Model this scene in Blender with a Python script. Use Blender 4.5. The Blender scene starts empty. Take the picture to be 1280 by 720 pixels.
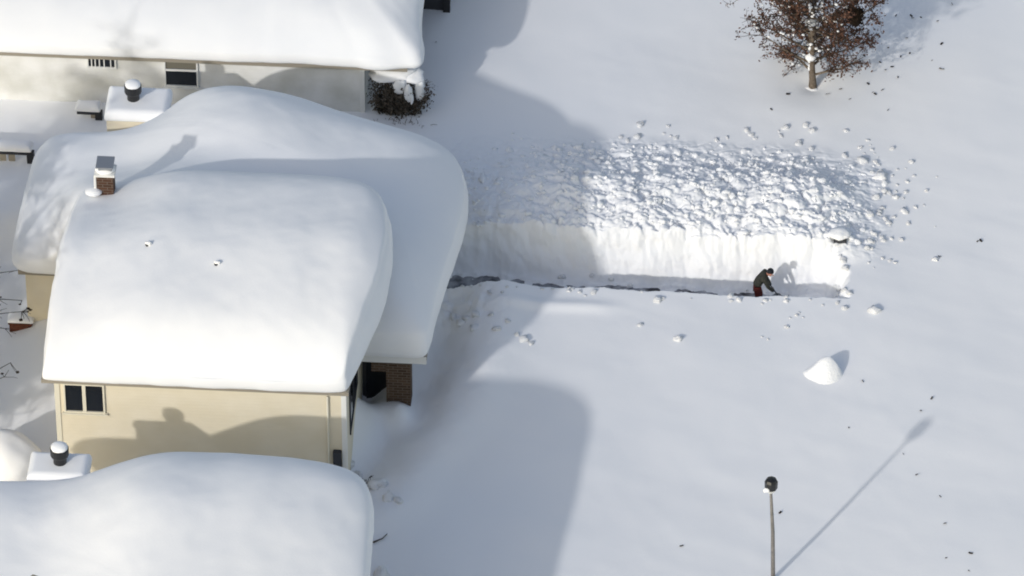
import bpy, bmesh, math, random
import numpy as np
from mathutils import Vector, Matrix, Quaternion, noise as mnoise

random.seed(11)
rng = np.random.default_rng(7)
R = math.radians
scene = bpy.context.scene
col = scene.collection

# ------------------------------------------------------------------ camera
YAW, PITCH, DIST = R(3.8), R(40.0), 210.0
WIDTH_M = 1280 / 38.0
fwd = Vector((-math.sin(YAW) * math.cos(PITCH), math.cos(YAW) * math.cos(PITCH), -math.sin(PITCH)))
right = Vector((math.cos(YAW), math.sin(YAW), 0))
up = right.cross(fwd)
cam_loc = -fwd * DIST
cd = bpy.data.cameras.new('camera')
cam = bpy.data.objects.new('camera', cd)
col.objects.link(cam)
cam.matrix_world = Matrix.Translation(cam_loc) @ Matrix((right, up, -fwd)).transposed().to_4x4()
cd.sensor_width = 36
cd.angle = 2 * math.atan(WIDTH_M / 2 / DIST)
cd.clip_start = 1
cd.clip_end = 3000
scene.camera = cam


def ray(px, py):
    k = WIDTH_M / 1280
    return (fwd * DIST + right * ((px - 640) * k) + up * ((360 - py) * k)).normalized()


def P(px, py, z=0.0):
    """point of the photograph at height z"""
    d = ray(px, py)
    return cam_loc + d * ((z - cam_loc.z) / d.z)


def PY(px, py, y):
    """point of the photograph on the upright plane Y = y"""
    d = ray(px, py)
    return cam_loc + d * ((y - cam_loc.y) / d.y)


# ------------------------------------------------------------------ noise (numpy)
_tab = rng.random((8, 256, 256))


def vnoise(x, y, s=0):
    x = np.asarray(x, float); y = np.asarray(y, float)
    xi = np.floor(x).astype(int); yi = np.floor(y).astype(int)
    fx = x - xi; fy = y - yi
    fx = fx * fx * fx * (fx * (fx * 6 - 15) + 10); fy = fy * fy * fy * (fy * (fy * 6 - 15) + 10)
    t = _tab[s % 8]
    a = t[xi & 255, yi & 255]; b = t[(xi + 1) & 255, yi & 255]
    c = t[xi & 255, (yi + 1) & 255]; d = t[(xi + 1) & 255, (yi + 1) & 255]
    return (a + (b - a) * fx + (c - a) * fy + (a - b - c + d) * fx * fy) * 2 - 1


def fbm(x, y, s=0, o=4):
    r = 0; a = 1; n = 0
    for i in range(o):
        r = r + a * vnoise(x * 2 ** i + 17.3 * i, y * 2 ** i - 9.1 * i, s + i); n += a; a *= 0.5
    return r / n


def worley(x, y, s=3):
    xi = np.floor(x).astype(int); yi = np.floor(y).astype(int)
    best = np.full(np.shape(x), 9.0)
    for dx in (-1, 0, 1):
        for dy in (-1, 0, 1):
            cx = xi + dx; cy = yi + dy
            jx = _tab[s % 8][cx & 255, cy & 255]; jy = _tab[(s + 1) % 8][cx & 255, cy & 255]
            best = np.minimum(best, np.hypot(cx + jx - x, cy + jy - y))
    return best


def sstep(a, b, x):
    t = np.clip((x - a) / (b - a), 0, 1)
    return t * t * (3 - 2 * t)


# ------------------------------------------------------------------ materials
def mat(name, base, rough=0.6, spec=0.3, metal=0.0, var=None, bump=None, siding=None, brick=None, scale=4.0):
    m = bpy.data.materials.new(name); m.use_nodes = True
    nt = m.node_tree; N = nt.nodes; L = nt.links
    b = N['Principled BSDF']
    b.inputs['Base Color'].default_value = (*base, 1)
    b.inputs['Roughness'].default_value = rough
    b.inputs['Specular IOR Level'].default_value = spec
    b.inputs['Metallic'].default_value = metal
    tc = N.new('ShaderNodeTexCoord')
    src = None
    if brick:
        mp = N.new('ShaderNodeMapping'); L.new(tc.outputs['Object'], mp.inputs['Vector'])
        mp.inputs['Rotation'].default_value = (R(90), 0, 0)
        br = N.new('ShaderNodeTexBrick'); L.new(mp.outputs[0], br.inputs['Vector'])
        br.inputs['Color1'].default_value = (*base, 1); br.inputs['Color2'].default_value = (*brick, 1)
        br.inputs['Mortar'].default_value = (0.22, 0.19, 0.16, 1)
        br.inputs['Scale'].default_value = 1.0; br.inputs['Brick Width'].default_value = 0.3
        br.inputs['Row Height'].default_value = 0.11; br.inputs['Mortar Size'].default_value = 0.012
        src = br.outputs['Color']
        L.new(src, b.inputs['Base Color'])
    if var:
        n = N.new('ShaderNodeTexNoise'); n.inputs['Scale'].default_value = scale
        n.inputs['Detail'].default_value = 6
        L.new(tc.outputs['Object'], n.inputs['Vector'])
        rp = N.new('ShaderNodeValToRGB')
        rp.color_ramp.elements[0].position = 0.35; rp.color_ramp.elements[1].position = 0.65
        rp.color_ramp.elements[0].color = (*base, 1); rp.color_ramp.elements[1].color = (*var, 1)
        L.new(n.outputs['Fac'], rp.inputs['Fac'])
        if src is None:
            L.new(rp.outputs['Color'], b.inputs['Base Color'])
        else:
            mx = N.new('ShaderNodeMix'); mx.data_type = 'RGBA'; mx.inputs['Factor'].default_value = 0.5
            L.new(src, mx.inputs['A']); L.new(rp.outputs['Color'], mx.inputs['B'])
            L.new(mx.outputs['Result'], b.inputs['Base Color'])
    prev = None
    if siding:
        sx = N.new('ShaderNodeSeparateXYZ'); L.new(tc.outputs['Object'], sx.inputs[0])
        dv = N.new('ShaderNodeMath'); dv.operation = 'DIVIDE'; dv.inputs[1].default_value = siding
        L.new(sx.outputs['Z'], dv.inputs[0])
        fr = N.new('ShaderNodeMath'); fr.operation = 'FRACT'; L.new(dv.outputs[0], fr.inputs[0])
        iv = N.new('ShaderNodeMath'); iv.operation = 'SUBTRACT'; iv.inputs[0].default_value = 1
        L.new(fr.outputs[0], iv.inputs[1])
        bp = N.new('ShaderNodeBump'); bp.inputs['Strength'].default_value = 0.5; bp.inputs['Distance'].default_value = 0.03
        L.new(iv.outputs[0], bp.inputs['Height']); prev = bp
    if bump:
        for sc, dist, st in bump:
            n = N.new('ShaderNodeTexNoise'); n.inputs['Scale'].default_value = sc; n.inputs['Detail'].default_value = 5
            L.new(tc.outputs['Object'], n.inputs['Vector'])
            bp = N.new('ShaderNodeBump'); bp.inputs['Strength'].default_value = st; bp.inputs['Distance'].default_value = dist
            L.new(n.outputs['Fac'], bp.inputs['Height'])
            if prev: L.new(prev.outputs[0], bp.inputs['Normal'])
            prev = bp
    if prev: L.new(prev.outputs[0], b.inputs['Normal'])
    return m


M = {}
M['snow'] = mat('snow', (0.855, 0.865, 0.885), 0.75, 0.15, var=(0.875, 0.88, 0.895), scale=0.25,
                bump=[(0.35, 0.08, 0.25), (8.0, 0.006, 0.35), (60, 0.003, 0.4)])
M['roof_snow'] = mat('roof_snow', (0.86, 0.868, 0.885), 0.75, 0.15, var=(0.88, 0.885, 0.895), scale=0.5,
                     bump=[(0.6, 0.05, 0.25), (12.0, 0.006, 0.4)])
M['rough_snow'] = mat('rough_snow', (0.87, 0.877, 0.89), 0.8, 0.15, bump=[(14, 0.03, 0.8), (50, 0.008, 0.6)])
M['cream'] = mat('cream_siding', (0.69, 0.62, 0.475), 0.55, 0.25, var=(0.73, 0.665, 0.53), scale=0.9, siding=0.13)
M['tan'] = mat('tan_siding', (0.55, 0.43, 0.24), 0.55, 0.25, siding=0.13)
M['white_siding'] = mat('white_siding', (0.62, 0.62, 0.585), 0.6, 0.2, var=(0.80, 0.80, 0.79), scale=0.8, siding=0.13)
M['trim'] = mat('painted_trim', (0.70, 0.66, 0.54), 0.45, 0.3)
M['white_trim'] = mat('white_trim', (0.74, 0.74, 0.72), 0.45, 0.3)
M['glass'] = mat('dark_glass', (0.008, 0.010, 0.014), 0.08, 0.5)
M['blind'] = mat('blind', (0.16, 0.15, 0.12), 0.7, 0.2)
M['shingle'] = mat('shingle', (0.10, 0.09, 0.085), 0.9, 0.2, var=(0.15, 0.14, 0.13), scale=8)
M['fascia'] = mat('fascia', (0.30, 0.27, 0.22), 0.6, 0.3)
M['brick'] = mat('brick', (0.06, 0.028, 0.018), 0.9, 0.2, brick=(0.13, 0.062, 0.04), var=(0.05, 0.03, 0.02), scale=7)
M['stone'] = mat('brown_stone', (0.07, 0.042, 0.026), 0.9, 0.2, brick=(0.13, 0.082, 0.05), var=(0.07, 0.045, 0.03), scale=6)
M['metal'] = mat('galvanised', (0.42, 0.43, 0.44), 0.35, 0.5, 0.8)
M['black_metal'] = mat('black_metal', (0.012, 0.012, 0.013), 0.4, 0.5)
M['pole_metal'] = mat('pole_metal', (0.13, 0.125, 0.12), 0.5, 0.4, var=(0.2, 0.19, 0.18), scale=6)
M['lens'] = mat('lamp_glass', (0.70, 0.70, 0.66), 0.25, 0.5)
M['asphalt'] = mat('asphalt', (0.07, 0.07, 0.078), 0.9, 0.2, var=(0.42, 0.43, 0.46), scale=2.4, bump=[(60, 0.01, 0.5)])
M['bark'] = mat('bark', (0.10, 0.075, 0.055), 0.9, 0.15, var=(0.18, 0.15, 0.12), scale=10, bump=[(25, 0.02, 0.7)])
M['twig'] = mat('dark_twig', (0.045, 0.035, 0.03), 0.9, 0.15)
M['dead_leaf'] = mat('dead_leaf', (0.06, 0.034, 0.025), 0.8, 0.2, var=(0.16, 0.082, 0.056), scale=3)
M['nest'] = mat('nest_leaf', (0.022, 0.015, 0.010), 0.9, 0.1)
M['evergreen'] = mat('evergreen', (0.04, 0.04, 0.032), 0.8, 0.2, var=(0.15, 0.12, 0.095), scale=6)
M['rust_wood'] = mat('red_brown_wood', (0.16, 0.055, 0.03), 0.8, 0.2, var=(0.08, 0.03, 0.02), scale=9)
M['jacket'] = mat('jacket', (0.022, 0.024, 0.02), 0.8, 0.2, var=(0.045, 0.045, 0.038), scale=14)
M['trouser'] = mat('trousers', (0.085, 0.016, 0.013), 0.8, 0.2)
M['boot'] = mat('boots', (0.010, 0.012, 0.018), 0.7, 0.25)
M['skin'] = mat('skin', (0.42, 0.20, 0.15), 0.55, 0.3)
M['plastic'] = mat('shovel_plastic', (0.02, 0.022, 0.028), 0.5, 0.4)
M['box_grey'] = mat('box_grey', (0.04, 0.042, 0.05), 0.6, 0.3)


# ------------------------------------------------------------------ object helpers
def tag(o, label=None, cat=None, group=None, kind=None):
    if label: o['label'] = label
    if cat: o['category'] = cat
    if group: o['group'] = group
    if kind: o['kind'] = kind
    return o


def empty(name, loc=(0, 0, 0), rz=0):
    o = bpy.data.objects.new(name, None); o.empty_display_size = 0.3
    o.location = loc; o.rotation_euler = (0, 0, rz); col.objects.link(o)
    return o


class MB:
    def __init__(s): s.v = []; s.f = []
    def add(s, v, f):
        n = len(s.v); s.v += [tuple(p) for p in v]; s.f += [tuple(i + n for i in q) for q in f]; return s
    def box(s, x0, x1, y0, y1, z0, z1, bev=0.0):
        if bev <= 0:
            v = [(x, y, z) for z in (z0, z1) for y in (y0, y1) for x in (x0, x1)]
            return s.add(v, [(0, 2, 3, 1), (4, 5, 7, 6), (0, 1, 5, 4), (2, 6, 7, 3), (0, 4, 6, 2), (1, 3, 7, 5)])
        bm = bmesh.new(); bmesh.ops.create_cube(bm, size=1)
        for q in bm.verts:
            q.co = Vector(((x0 + x1) / 2 + q.co.x * (x1 - x0), (y0 + y1) / 2 + q.co.y * (y1 - y0), (z0 + z1) / 2 + q.co.z * (z1 - z0)))
        bmesh.ops.bevel(bm, geom=bm.edges[:], offset=bev, segments=2, affect='EDGES')
        bm.verts.index_update()
        s.add([q.co for q in bm.verts], [[w.index for w in f.verts] for f in bm.faces]); bm.free(); return s
    def tube(s, pts, rad, n=8, cap=True):
        pts = [Vector(p) for p in pts]
        if not hasattr(rad, '__len__'): rad = [rad] * len(pts)
        base = len(s.v); ref = None
        for i, p in enumerate(pts):
            t = (pts[min(i + 1, len(pts) - 1)] - pts[max(i - 1, 0)]).normalized()
            if ref is None: ref = Vector((1, 0, 0)) if abs(t.x) < 0.8 else Vector((0, 1, 0))
            a = t.cross(ref).normalized(); b = a.cross(t).normalized(); ref = b
            ref = -(t.cross(a))
            for k in range(n):
                w = 2 * math.pi * k / n
                s.v.append(tuple(p + (a * math.cos(w) + b * math.sin(w)) * rad[i]))
            ref = b
        for i in range(len(pts) - 1):
            for k in range(n):
                k2 = (k + 1) % n
                s.f.append((base + i * n + k, base + i * n + k2, base + (i + 1) * n + k2, base + (i + 1) * n + k))
        if cap:
            s.f.append(tuple(base + k for k in range(n))[::-1])
            s.f.append(tuple(base + (len(pts) - 1) * n + k for k in range(n)))
        return s
    def lathe(s, prof, n=20, c=(0, 0, 0)):
        base = len(s.v)
        for r, z in prof:
            for k in range(n):
                w = 2 * math.pi * k / n
                s.v.append((c[0] + r * math.cos(w), c[1] + r * math.sin(w), c[2] + z))
        for i in range(len(prof) - 1):
            for k in range(n):
                k2 = (k + 1) % n
                s.f.append((base + i * n + k, base + i * n + k2, base + (i + 1) * n + k2, base + (i + 1) * n + k))
        s.f.append(tuple(base + k for k in range(n))[::-1])
        s.f.append(tuple(base + (len(prof) - 1) * n + k for k in range(n)))
        return s
    def lump(s, c, r, rough=0.25, sub=2, sq=(1, 1, 1), seed=0):
        key = sub
        if key not in _ico:
            bm = bmesh.new(); bmesh.ops.create_icosphere(bm, subdivisions=sub, radius=1)
            _ico[key] = ([q.co.copy() for q in bm.verts], [[w.index for w in f.verts] for f in bm.faces]); bm.free()
        vs, fs = _ico[key]
        off = Vector((seed * 3.17 % 97, seed * 1.91 % 89, seed * 0.77 % 83))
        out = []
        for q in vs:
            k = 1 + rough * mnoise.noise(q * 1.3 + off) + rough * 0.5 * mnoise.noise(q * 3 + off)
            out.append((c[0] + q.x * r * k * sq[0], c[1] + q.y * r * k * sq[1], c[2] + q.z * r * k * sq[2]))
        return s.add(out, fs)
    def build(s, name, m, parent=None, smooth=False, origin=None):
        me = bpy.data.meshes.new(name)
        v = s.v
        if origin is not None:
            v = [(p[0] - origin[0], p[1] - origin[1], p[2] - origin[2]) for p in v]
        me.from_pydata(v, [], s.f); me.update()
        me.materials.append(m)
        if smooth: me.polygons.foreach_set('use_smooth', [True] * len(me.polygons))
        o = bpy.data.objects.new(name, me); col.objects.link(o)
        if origin is not None: o.location = origin
        if parent: o.parent = parent
        return o


_ico = {}


def grid_obj(name, X, Y, Z, m, parent=None):
    ny, nx = X.shape
    v = np.stack([X, Y, Z], -1).reshape(-1, 3)
    i = np.arange(nx * ny).reshape(ny, nx)
    f = np.stack([i[:-1, :-1], i[:-1, 1:], i[1:, 1:], i[1:, :-1]], -1).reshape(-1, 4)
    me = bpy.data.meshes.new(name)
    me.vertices.add(len(v)); me.vertices.foreach_set('co', v.ravel())
    me.loops.add(f.size); me.loops.foreach_set('vertex_index', f.ravel())
    me.polygons.add(len(f)); me.polygons.foreach_set('loop_start', np.arange(0, f.size, 4))
    me.polygons.foreach_set('use_smooth', np.ones(len(f), bool))
    me.update(calc_edges=True); me.validate()
    me.materials.append(m)
    o = bpy.data.objects.new(name, me); col.objects.link(o)
    if parent: o.parent = parent
    return o


# ------------------------------------------------------------------ the snow-covered ground
Y0 = P(800, 364).y                      # near lip of the shovelled driveway
XE = P(1052, 366).x                     # its far right end
TW, FLOOR = 1.88, -1.40
SUNH = Vector((0.529, 0.849))           # horizontal way the light travels

trough = [P(440, 600), P(475, 550), P(522, 492), P(542, 450), P(552, 410), P(562, 370)]
TREE = P(1016, 107)


def seg_dist(x, y, pts):
    d = np.full(np.shape(x), 1e9)
    for a, b in zip(pts[:-1], pts[1:]):
        ax, ay, bx, by = a[0], a[1], b[0], b[1]
        L2 = (bx - ax) ** 2 + (by - ay) ** 2
        t = np.clip(((x - ax) * (bx - ax) + (y - ay) * (by - ay)) / L2, 0, 1)
        d = np.minimum(d, np.hypot(x - ax - t * (bx - ax), y - ay - t * (by - ay)))
    return d


XL, XR = P(590, 250).x, P(1085, 250).x


def pile_mask(x, y):
    yy = y - Y0
    w = 0.35 * fbm(x * 0.6, y * 0.6, 2, 3)
    across = sstep(1.6, 2.6, yy) * (1 - sstep(5.0, 8.2, yy + 1.2 * w + 0.6 * sstep(XR - 3, XR + 1, x)))
    along = sstep(XL - 2.5, XL + 3.0, x) * (1 - sstep(XR - 2.4, XR + 0.9, x + 1.6 * w))
    return across * along


def ground_h(x, y):
    x = np.asarray(x, float); y = np.asarray(y, float)
    near = np.exp(-((x / 60) ** 2 + (y / 60) ** 2))
    h = 0.13 * fbm(x * 0.11, y * 0.11, 1, 3) + 0.025 * fbm(x * 0.6, y * 0.45, 4, 3)
    h = h * near
    # wind ridges, faint
    h = h + 0.012 * near * fbm(x * 0.35 + y * 0.9, y * 0.25 - x * 0.1, 5, 3)
    # scoop along the house front
    d = seg_dist(x, y, trough)
    h = h - 0.42 * np.exp(-(d / 0.75) ** 2) + 0.20 * np.exp(-((d - 1.9) / 0.8) ** 2)
    # scoop left of the houses
    h = h - 0.75 * np.exp(-(((x + 16.8) / 1.6) ** 2)) * sstep(-11, -7, y) * (1 - sstep(1, 3, y))
    # drift against the front block's street side
    h = h + 0.8 * np.exp(-(((x + 5.0) / 0.8) ** 2 + ((y + 7.0) / 1.4) ** 2))
    # lower snow on the porch
    h = h - 0.35 * np.exp(-(((x + 4.0) / 1.0) ** 2 + ((y + 3.6) / 1.5) ** 2))
    # shaded lumpy snow by the house front
    h = h + 0.07 * np.exp(-(d / 2.2) ** 2) * fbm(x * 1.3, y * 1.3, 7, 4)
    # hollow under the porch, snow banked against the pier
    h = h - 1.0 * np.exp(-(((x + 4.4) / 0.55) ** 2 + ((y + 5.0) / 0.9) ** 2)) + 0.5 * np.exp(-(((x + 3.2) / 0.45) ** 2 + ((y + 6.3) / 0.6) ** 2))
    # tree well
    dt = np.hypot(x - TREE.x, y - TREE.y)
    h = h - 0.10 * np.exp(-(dt / 0.4) ** 2) + 0.05 * np.exp(-((dt - 1.5) / 0.9) ** 2)
    # broken snow along the near side of the trench, by the house
    k = sstep(P(660, 400).x, P(560, 400).x, x) * np.exp(-((y - (Y0 - 1.0)) / 0.9) ** 2) * sstep(-3.6, -2.6, x)
    h = h + k * (0.20 * fbm(x * 1.8, y * 1.8, 6, 4) + 0.16 * np.sqrt(np.clip(0.4 - worley(x * 2.6, y * 2.6, 4) ** 2, 0, 1)) + 0.02)
    # low drift line on the near side
    ly = Y0 - 0.95 + 0.02 * (x - 1)
    lm = sstep(-1.6, 0.2, x) * (1 - sstep(2.2, 4.2, x))
    h = h + 0.10 * lm * np.exp(-((y - ly) / 0.28) ** 2)
    # thrown snow
    m = pile_mask(x, y)
    crest = 0.34 + 0.32 * np.exp(-((y - Y0 - 4.6) / 1.5) ** 2) + 0.14 * fbm(x * 0.55, y * 0.7, 6, 2)
    wx = x + 0.25 * fbm(x * 1.5, y * 1.5, 2, 2); wy = y + 0.25 * fbm(x * 1.5 + 9, y * 1.5, 3, 2)
    wx = wx + 0.05 * fbm(x * 6, y * 6, 4, 2); wy = wy + 0.05 * fbm(x * 6 + 4, y * 6, 5, 2)
    ball = lambda F, k: np.sqrt(np.clip(0.42 - worley(wx * F, wy * F * 1.1, k) ** 2, 0, 1)) / F
    chunk = 0.34 * ball(1.4, 2) + 0.40 * ball(2.9, 3) + 0.55 * ball(5.2, 5) + 0.45 * ball(8.7, 1)
    rough = np.sqrt(m) * sstep(1.8, 2.5, y - Y0)
    h = h + m * crest + rough * (chunk - 0.16) * (0.6 + 0.4 * sstep(P(640, 250).x, P(760, 250).x, x)) * (0.95 + 0.5 * fbm(x * 0.7, y * 0.7, 4, 2))
    return h


def trench(x, y, h):
    lip = Y0 + 0.10 * fbm(x * 0.8, x * 0 + 3.3, 2, 3) + 0.07 * fbm(x * 4.0, x * 0 + 1.3, 3, 4)
    far = Y0 + TW + 0.72 + 0.30 * (1 - sstep(-1.5, 2.5, x)) + 0.14 * fbm(x * 0.9, x * 0 + 8.1, 4, 3) + 0.03 * fbm(x * 3.2, x * 0 + 5.5, 1, 3)
    end = XE + 0.22 + 0.30 * fbm(y * 1.6, y * 0 + 4.4, 5, 4) - 0.35 * sstep(Y0 + 1.2, Y0 + 2.6, y)
    a = np.clip((y - lip) / 0.10, 0, 1)
    b = np.clip((far - y) / 0.72, 0, 1)
    c = np.clip((end - x) / (0.5 + 0.25 * fbm(y * 3, y * 0 + 1.4, 3, 2)), 0, 1)
    bb = np.clip(0.5 * (1 - (1 - b) ** 1.3) + 0.5 * b * b * (3 - 2 * b), 0, 1)
    m = np.minimum(np.minimum(a * a * (3 - 2 * a), bb), c * c * (3 - 2 * c)) * (x > -3.4)
    # the end slopes and is rounded into the far wall
    fl = FLOOR + 0.11 * fbm(x * 2.6, y * 2.6, 2, 4) - 0.045
    fl = fl + 0.12 * sstep(0.14, 0.0, far - 0.72 - y + 0.10 * fbm(x * 4.5, y * 0 + 2.2, 6, 3))
    fl = fl + 0.30 * sstep(XE - 2.4, XE - .3, x)
    return h + (fl - h) * m


def lines(spec):
    out = []
    for a, b, st in spec:
        out += list(np.linspace(a, b, max(2, int(round((b - a) / st)) + 1))[:-1])
    return np.array(out + [spec[-1][1]])


gx = lines([(-700, -120, 60), (-120, -30, 9), (-30, -20, 0.6), (-20, -4, 0.13), (-4, XE + 2.5, 0.04), (XE + 2.5, 20, 0.16), (20, 30, 0.6), (30, 120, 9), (120, 700, 60)])
gy = lines([(-700, -120, 60), (-120, -30, 9), (-30, -18, 0.5), (-18, Y0 - 1.6, 0.11), (Y0 - 1.6, Y0 - 0.1, 0.06), (Y0 - 0.1, Y0 + 0.25, 0.02),
            (Y0 + 0.25, Y0 + 1.8, 0.09), (Y0 + 1.8, Y0 + 2.9, 0.022), (Y0 + 2.9, Y0 + 8, 0.037), (Y0 + 8, 15, 0.13), (15, 30, 0.6), (30, 120, 9), (120, 700, 60)])
GX, GY = np.meshgrid(gx, gy)
GH = ground_h(GX, GY)
GZ = trench(GX, GY, GH)
# shovel scrapes: push the wall itself in and out
wallm = np.clip((GZ - FLOOR) / 0.6, 0, 1) * sstep(Y0 + 1.7, Y0 + 2.0, GY) * (1 - sstep(Y0 + 2.7, Y0 + 3.1, GY)) * (GX > -3.4) * (GX < XE + 0.6)
GYd = GY + wallm * (0.10 * fbm(GX * 1.6 + 0.5 * GZ, GZ * 1.3, 2, 3) + 0.05 * fbm(GX * 5 + GZ * 1.5, GZ * 3.2, 4, 3))
ground = grid_obj('snow_ground', GX, GYd, GZ, M['snow'])
tag(ground, 'deep smooth snow covering the yards', kind='structure')


def gz(x, y):
    h = ground_h(np.array([x]), np.array([y]))
    return float(trench(np.array([x]), np.array([y]), h)[0])


drive = MB().box(-3.6, XE - 0.6, Y0 - 0.05, Y0 + TW + 0.35, FLOOR - 0.3, FLOOR + 0.0)
tag(drive.build('driveway', M['asphalt']), 'strip of dark driveway at the bottom of the trench', kind='structure')


# ------------------------------------------------------------------ roof snow
def chaikin(pts, n):
    for _ in range(n):
        q = []
        for a, b in zip(pts, pts[1:] + pts[:1]):
            q.append((a[0] * .75 + b[0] * .25, a[1] * .75 + b[1] * .25)); q.append((a[0] * .25 + b[0] * .75, a[1] * .25 + b[1] * .75))
        pts = q
    return pts


def resample(pts, n):
    p = np.array(pts + pts[:1]); s = np.r_[0, np.cumsum(np.hypot(*np.diff(p, axis=0).T))]
    t = np.linspace(0, s[-1], n, endpoint=False)
    return np.stack([np.interp(t, s, p[:, 0]), np.interp(t, s, p[:, 1])], 1)


def rrect(x0, x1, y0, y1, c=0.12):
    """rectangle whose corners stay nearly square after rounding"""
    out = []
    for (x, y, ax, ay, bx, by) in ((x0, y0, 0, 1, 1, 0), (x1, y0, -1, 0, 0, 1), (x1, y1, 0, -1, -1, 0), (x0, y1, 1, 0, 0, -1)):
        out += [(x + ax * c, y + ay * c), (x, y), (x + bx * c, y + by * c)]
    return out


def smooth_dist(x, y, oc):
    """smooth distance to an outline: equals the distance near a straight edge, rounds off over the ridges"""
    acc = np.zeros(np.shape(x))
    p = np.array(oc); q = np.roll(p, -1, 0); mid = (p + q) / 2; ln = np.hypot(*(q - p).T)
    for (mx, my), l_ in zip(mid, ln):
        acc += l_ / ((x - mx) ** 2 + (y - my) ** 2 + (0.5 * l_) ** 2) ** 2
    return (acc / (math.pi / 2)) ** (-1 / 3)


def roof_snow(name, outline, ze, T, slope, center, parent, r=2.2, e0=0.42, extra=None, rnd=2, bulge=0.10, n=320, nr=60, namp=0.035, m='roof_snow', seed=0, onoise=0.04, dist=None, pw=1.15, qf=None):
    """a thick closed cushion of snow with rounded edge lying on a roof; T, slope, e0 may be functions of x, y"""
    o = resample(chaikin(outline, rnd), n)
    c = np.array(center)
    o = o + (o - c) / np.hypot(*(o - c).T)[:, None] * (onoise * fbm(o[:, 0] * 0.9 + seed, o[:, 1] * 0.9, 2, 3))[:, None]
    vec = c - o; uv = vec / np.hypot(*vec.T)[:, None]
    ox, oy = o.T
    fn = lambda v: v if callable(v) else (lambda x, y: np.full(np.shape(x), float(v)))
    Tf, Sf, Ef, Bf = fn(T), fn(slope), fn(e0), fn(bulge); Rf = fn(r)
    To = Tf(ox, oy); Eo = Ef(ox, oy); Bo = Bf(ox, oy)[:, None]
    rows = []
    for d, k in ((0.15, 0.0), (0.03, 0.0), (-0.5, 0.12), (-0.9, 0.35), (-0.95, 0.6), (-0.55, 0.86)):
        off = Bo * d if d < 0 else d
        rows.append(np.c_[o + uv * off, ze + To * Eo * k])
    ts = np.linspace(0, 1, nr) ** 1.5
    for t in ts[:-1]:
        rows.append(np.c_[o + vec * t, np.zeros(n)])
    V = np.array(rows)
    top = V[6:]
    x, y = top[..., 0], top[..., 1]
    d = seg_dist(x, y, [tuple(p) for p in np.r_[o, o[:1]]])
    d[0] = 0
    ds = smooth_dist(x, y, resample([tuple(p) for p in o], 150))
    dsm = ds.copy(); ds = np.minimum(ds, d + 0.6)
    if dist is not None: ds = dist(x, y)
    q = np.clip(d / Rf(x, y) if qf is None else qf(x, y, dsm * sstep(0, .15, d)), 0, 1); E = Ef(x, y)
    f = E + (1 - E) * np.sqrt(np.clip(1 - (1 - q) ** 2, 0, 1)) ** (pw(x, y) if callable(pw) else pw)
    z = ze + Tf(x, y) * f + Sf(x, y) * np.clip(ds, 0, None)
    if extra is not None: z = z + extra(x, y) * sstep(0, 1.0, d)
    for _ in range(10 if qf is None else 0):
        zz = z.copy()
        zz[1:-1] = 0.25 * (z[:-2] + z[2:]) + 0.5 * z[1:-1]
        zz = 0.25 * (np.roll(zz, 1, 1) + np.roll(zz, -1, 1)) + 0.5 * zz
        w = sstep(0.1, 0.9, d)
        z = z * (1 - w) + zz * w
    z = z + (namp * 1.5 * fbm(x * 0.33 + seed, y * 0.33, 3, 3) + 0.03 * fbm(x * 0.9 + seed, y * 0.9 - x * .3, 6, 3)) * sstep(0, 0.8, d) + 0.006 * fbm(x * 1.8, y * 1.8, 5, 2)
    V[6:, :, 2] = z
    nrw = len(V)
    verts = V.reshape(-1, 3).tolist()
    verts.append((c[0], c[1], float(z[-1].mean())))
    faces = []
    for i in range(nrw - 1):
        for k in range(n):
            k2 = (k + 1) % n
            faces.append((i * n + k, i * n + k2, (i + 1) * n + k2, (i + 1) * n + k))
    for k in range(n):
        faces.append(((nrw - 1) * n + k, (nrw - 1) * n + (k + 1) % n, nrw * n))
    faces.append(tuple(range(n))[::-1])
    mb = MB(); mb.v = [tuple(p) for p in verts]; mb.f = faces
    return mb.build(name, M[m], parent, True)


def hip_roof(mb, x0, x1, y0, y1, z, rise, th=0.16):
    """low hip roof with a fascia"""
    cx0 = min(x0 + (y1 - y0) / 2, (x0 + x1) / 2); cx1 = max(x1 - (y1 - y0) / 2, (x0 + x1) / 2)
    cy0 = min(y0 + (x1 - x0) / 2, (y0 + y1) / 2); cy1 = max(y1 - (x1 - x0) / 2, (y0 + y1) / 2)
    v = [(x0, y0, z - th), (x1, y0, z - th), (x1, y1, z - th), (x0, y1, z - th), (x0, y0, z), (x1, y0, z), (x1, y1, z), (x0, y1, z)]
    if (x1 - x0) >= (y1 - y0):
        a = (cx0, (y0 + y1) / 2, z + rise); b = (cx1 + 0.01, (y0 + y1) / 2, z + rise)
        v += [a, b]
        fs = [(4, 5, 9, 8), (5, 6, 9), (6, 7, 8, 9), (7, 4, 8)]
    else:
        a = ((x0 + x1) / 2, cy0, z + rise); b = ((x0 + x1) / 2, cy1 + 0.01, z + rise)
        v += [a, b]
        fs = [(4, 5, 8), (5, 6, 9, 8), (6, 7, 9), (7, 4, 8, 9)]
    mb.add(v, [(3, 2, 1, 0), (0, 1, 5, 4), (1, 2, 6, 5), (2, 3, 7, 6), (3, 0, 4, 7)] + fs)
    return mb


def flue(parent, loc, r=0.26, h=0.58, snow=True, metal='black_metal'):
    """round flue with a cap, a sub-part of a chimney"""
    mb = MB()
    mb.lathe([(r * 0.8, -0.25), (r * 0.8, h * 0.45), (r * 1.05, h * 0.45), (r * 1.12, h * 0.55), (r * 1.12, h * 0.95), (r * 0.9, h)], 18, loc)
    f = mb.build('flue_cap', M[metal], parent, False)
    if snow:
        s = MB().lump((loc[0], loc[1], loc[2] + h * 1.02), r * 1.02, 0.12, 2, (1, 1, 0.45), 3)
        s.build('cap_snow', M['roof_snow'], parent, True)
    return f


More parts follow.
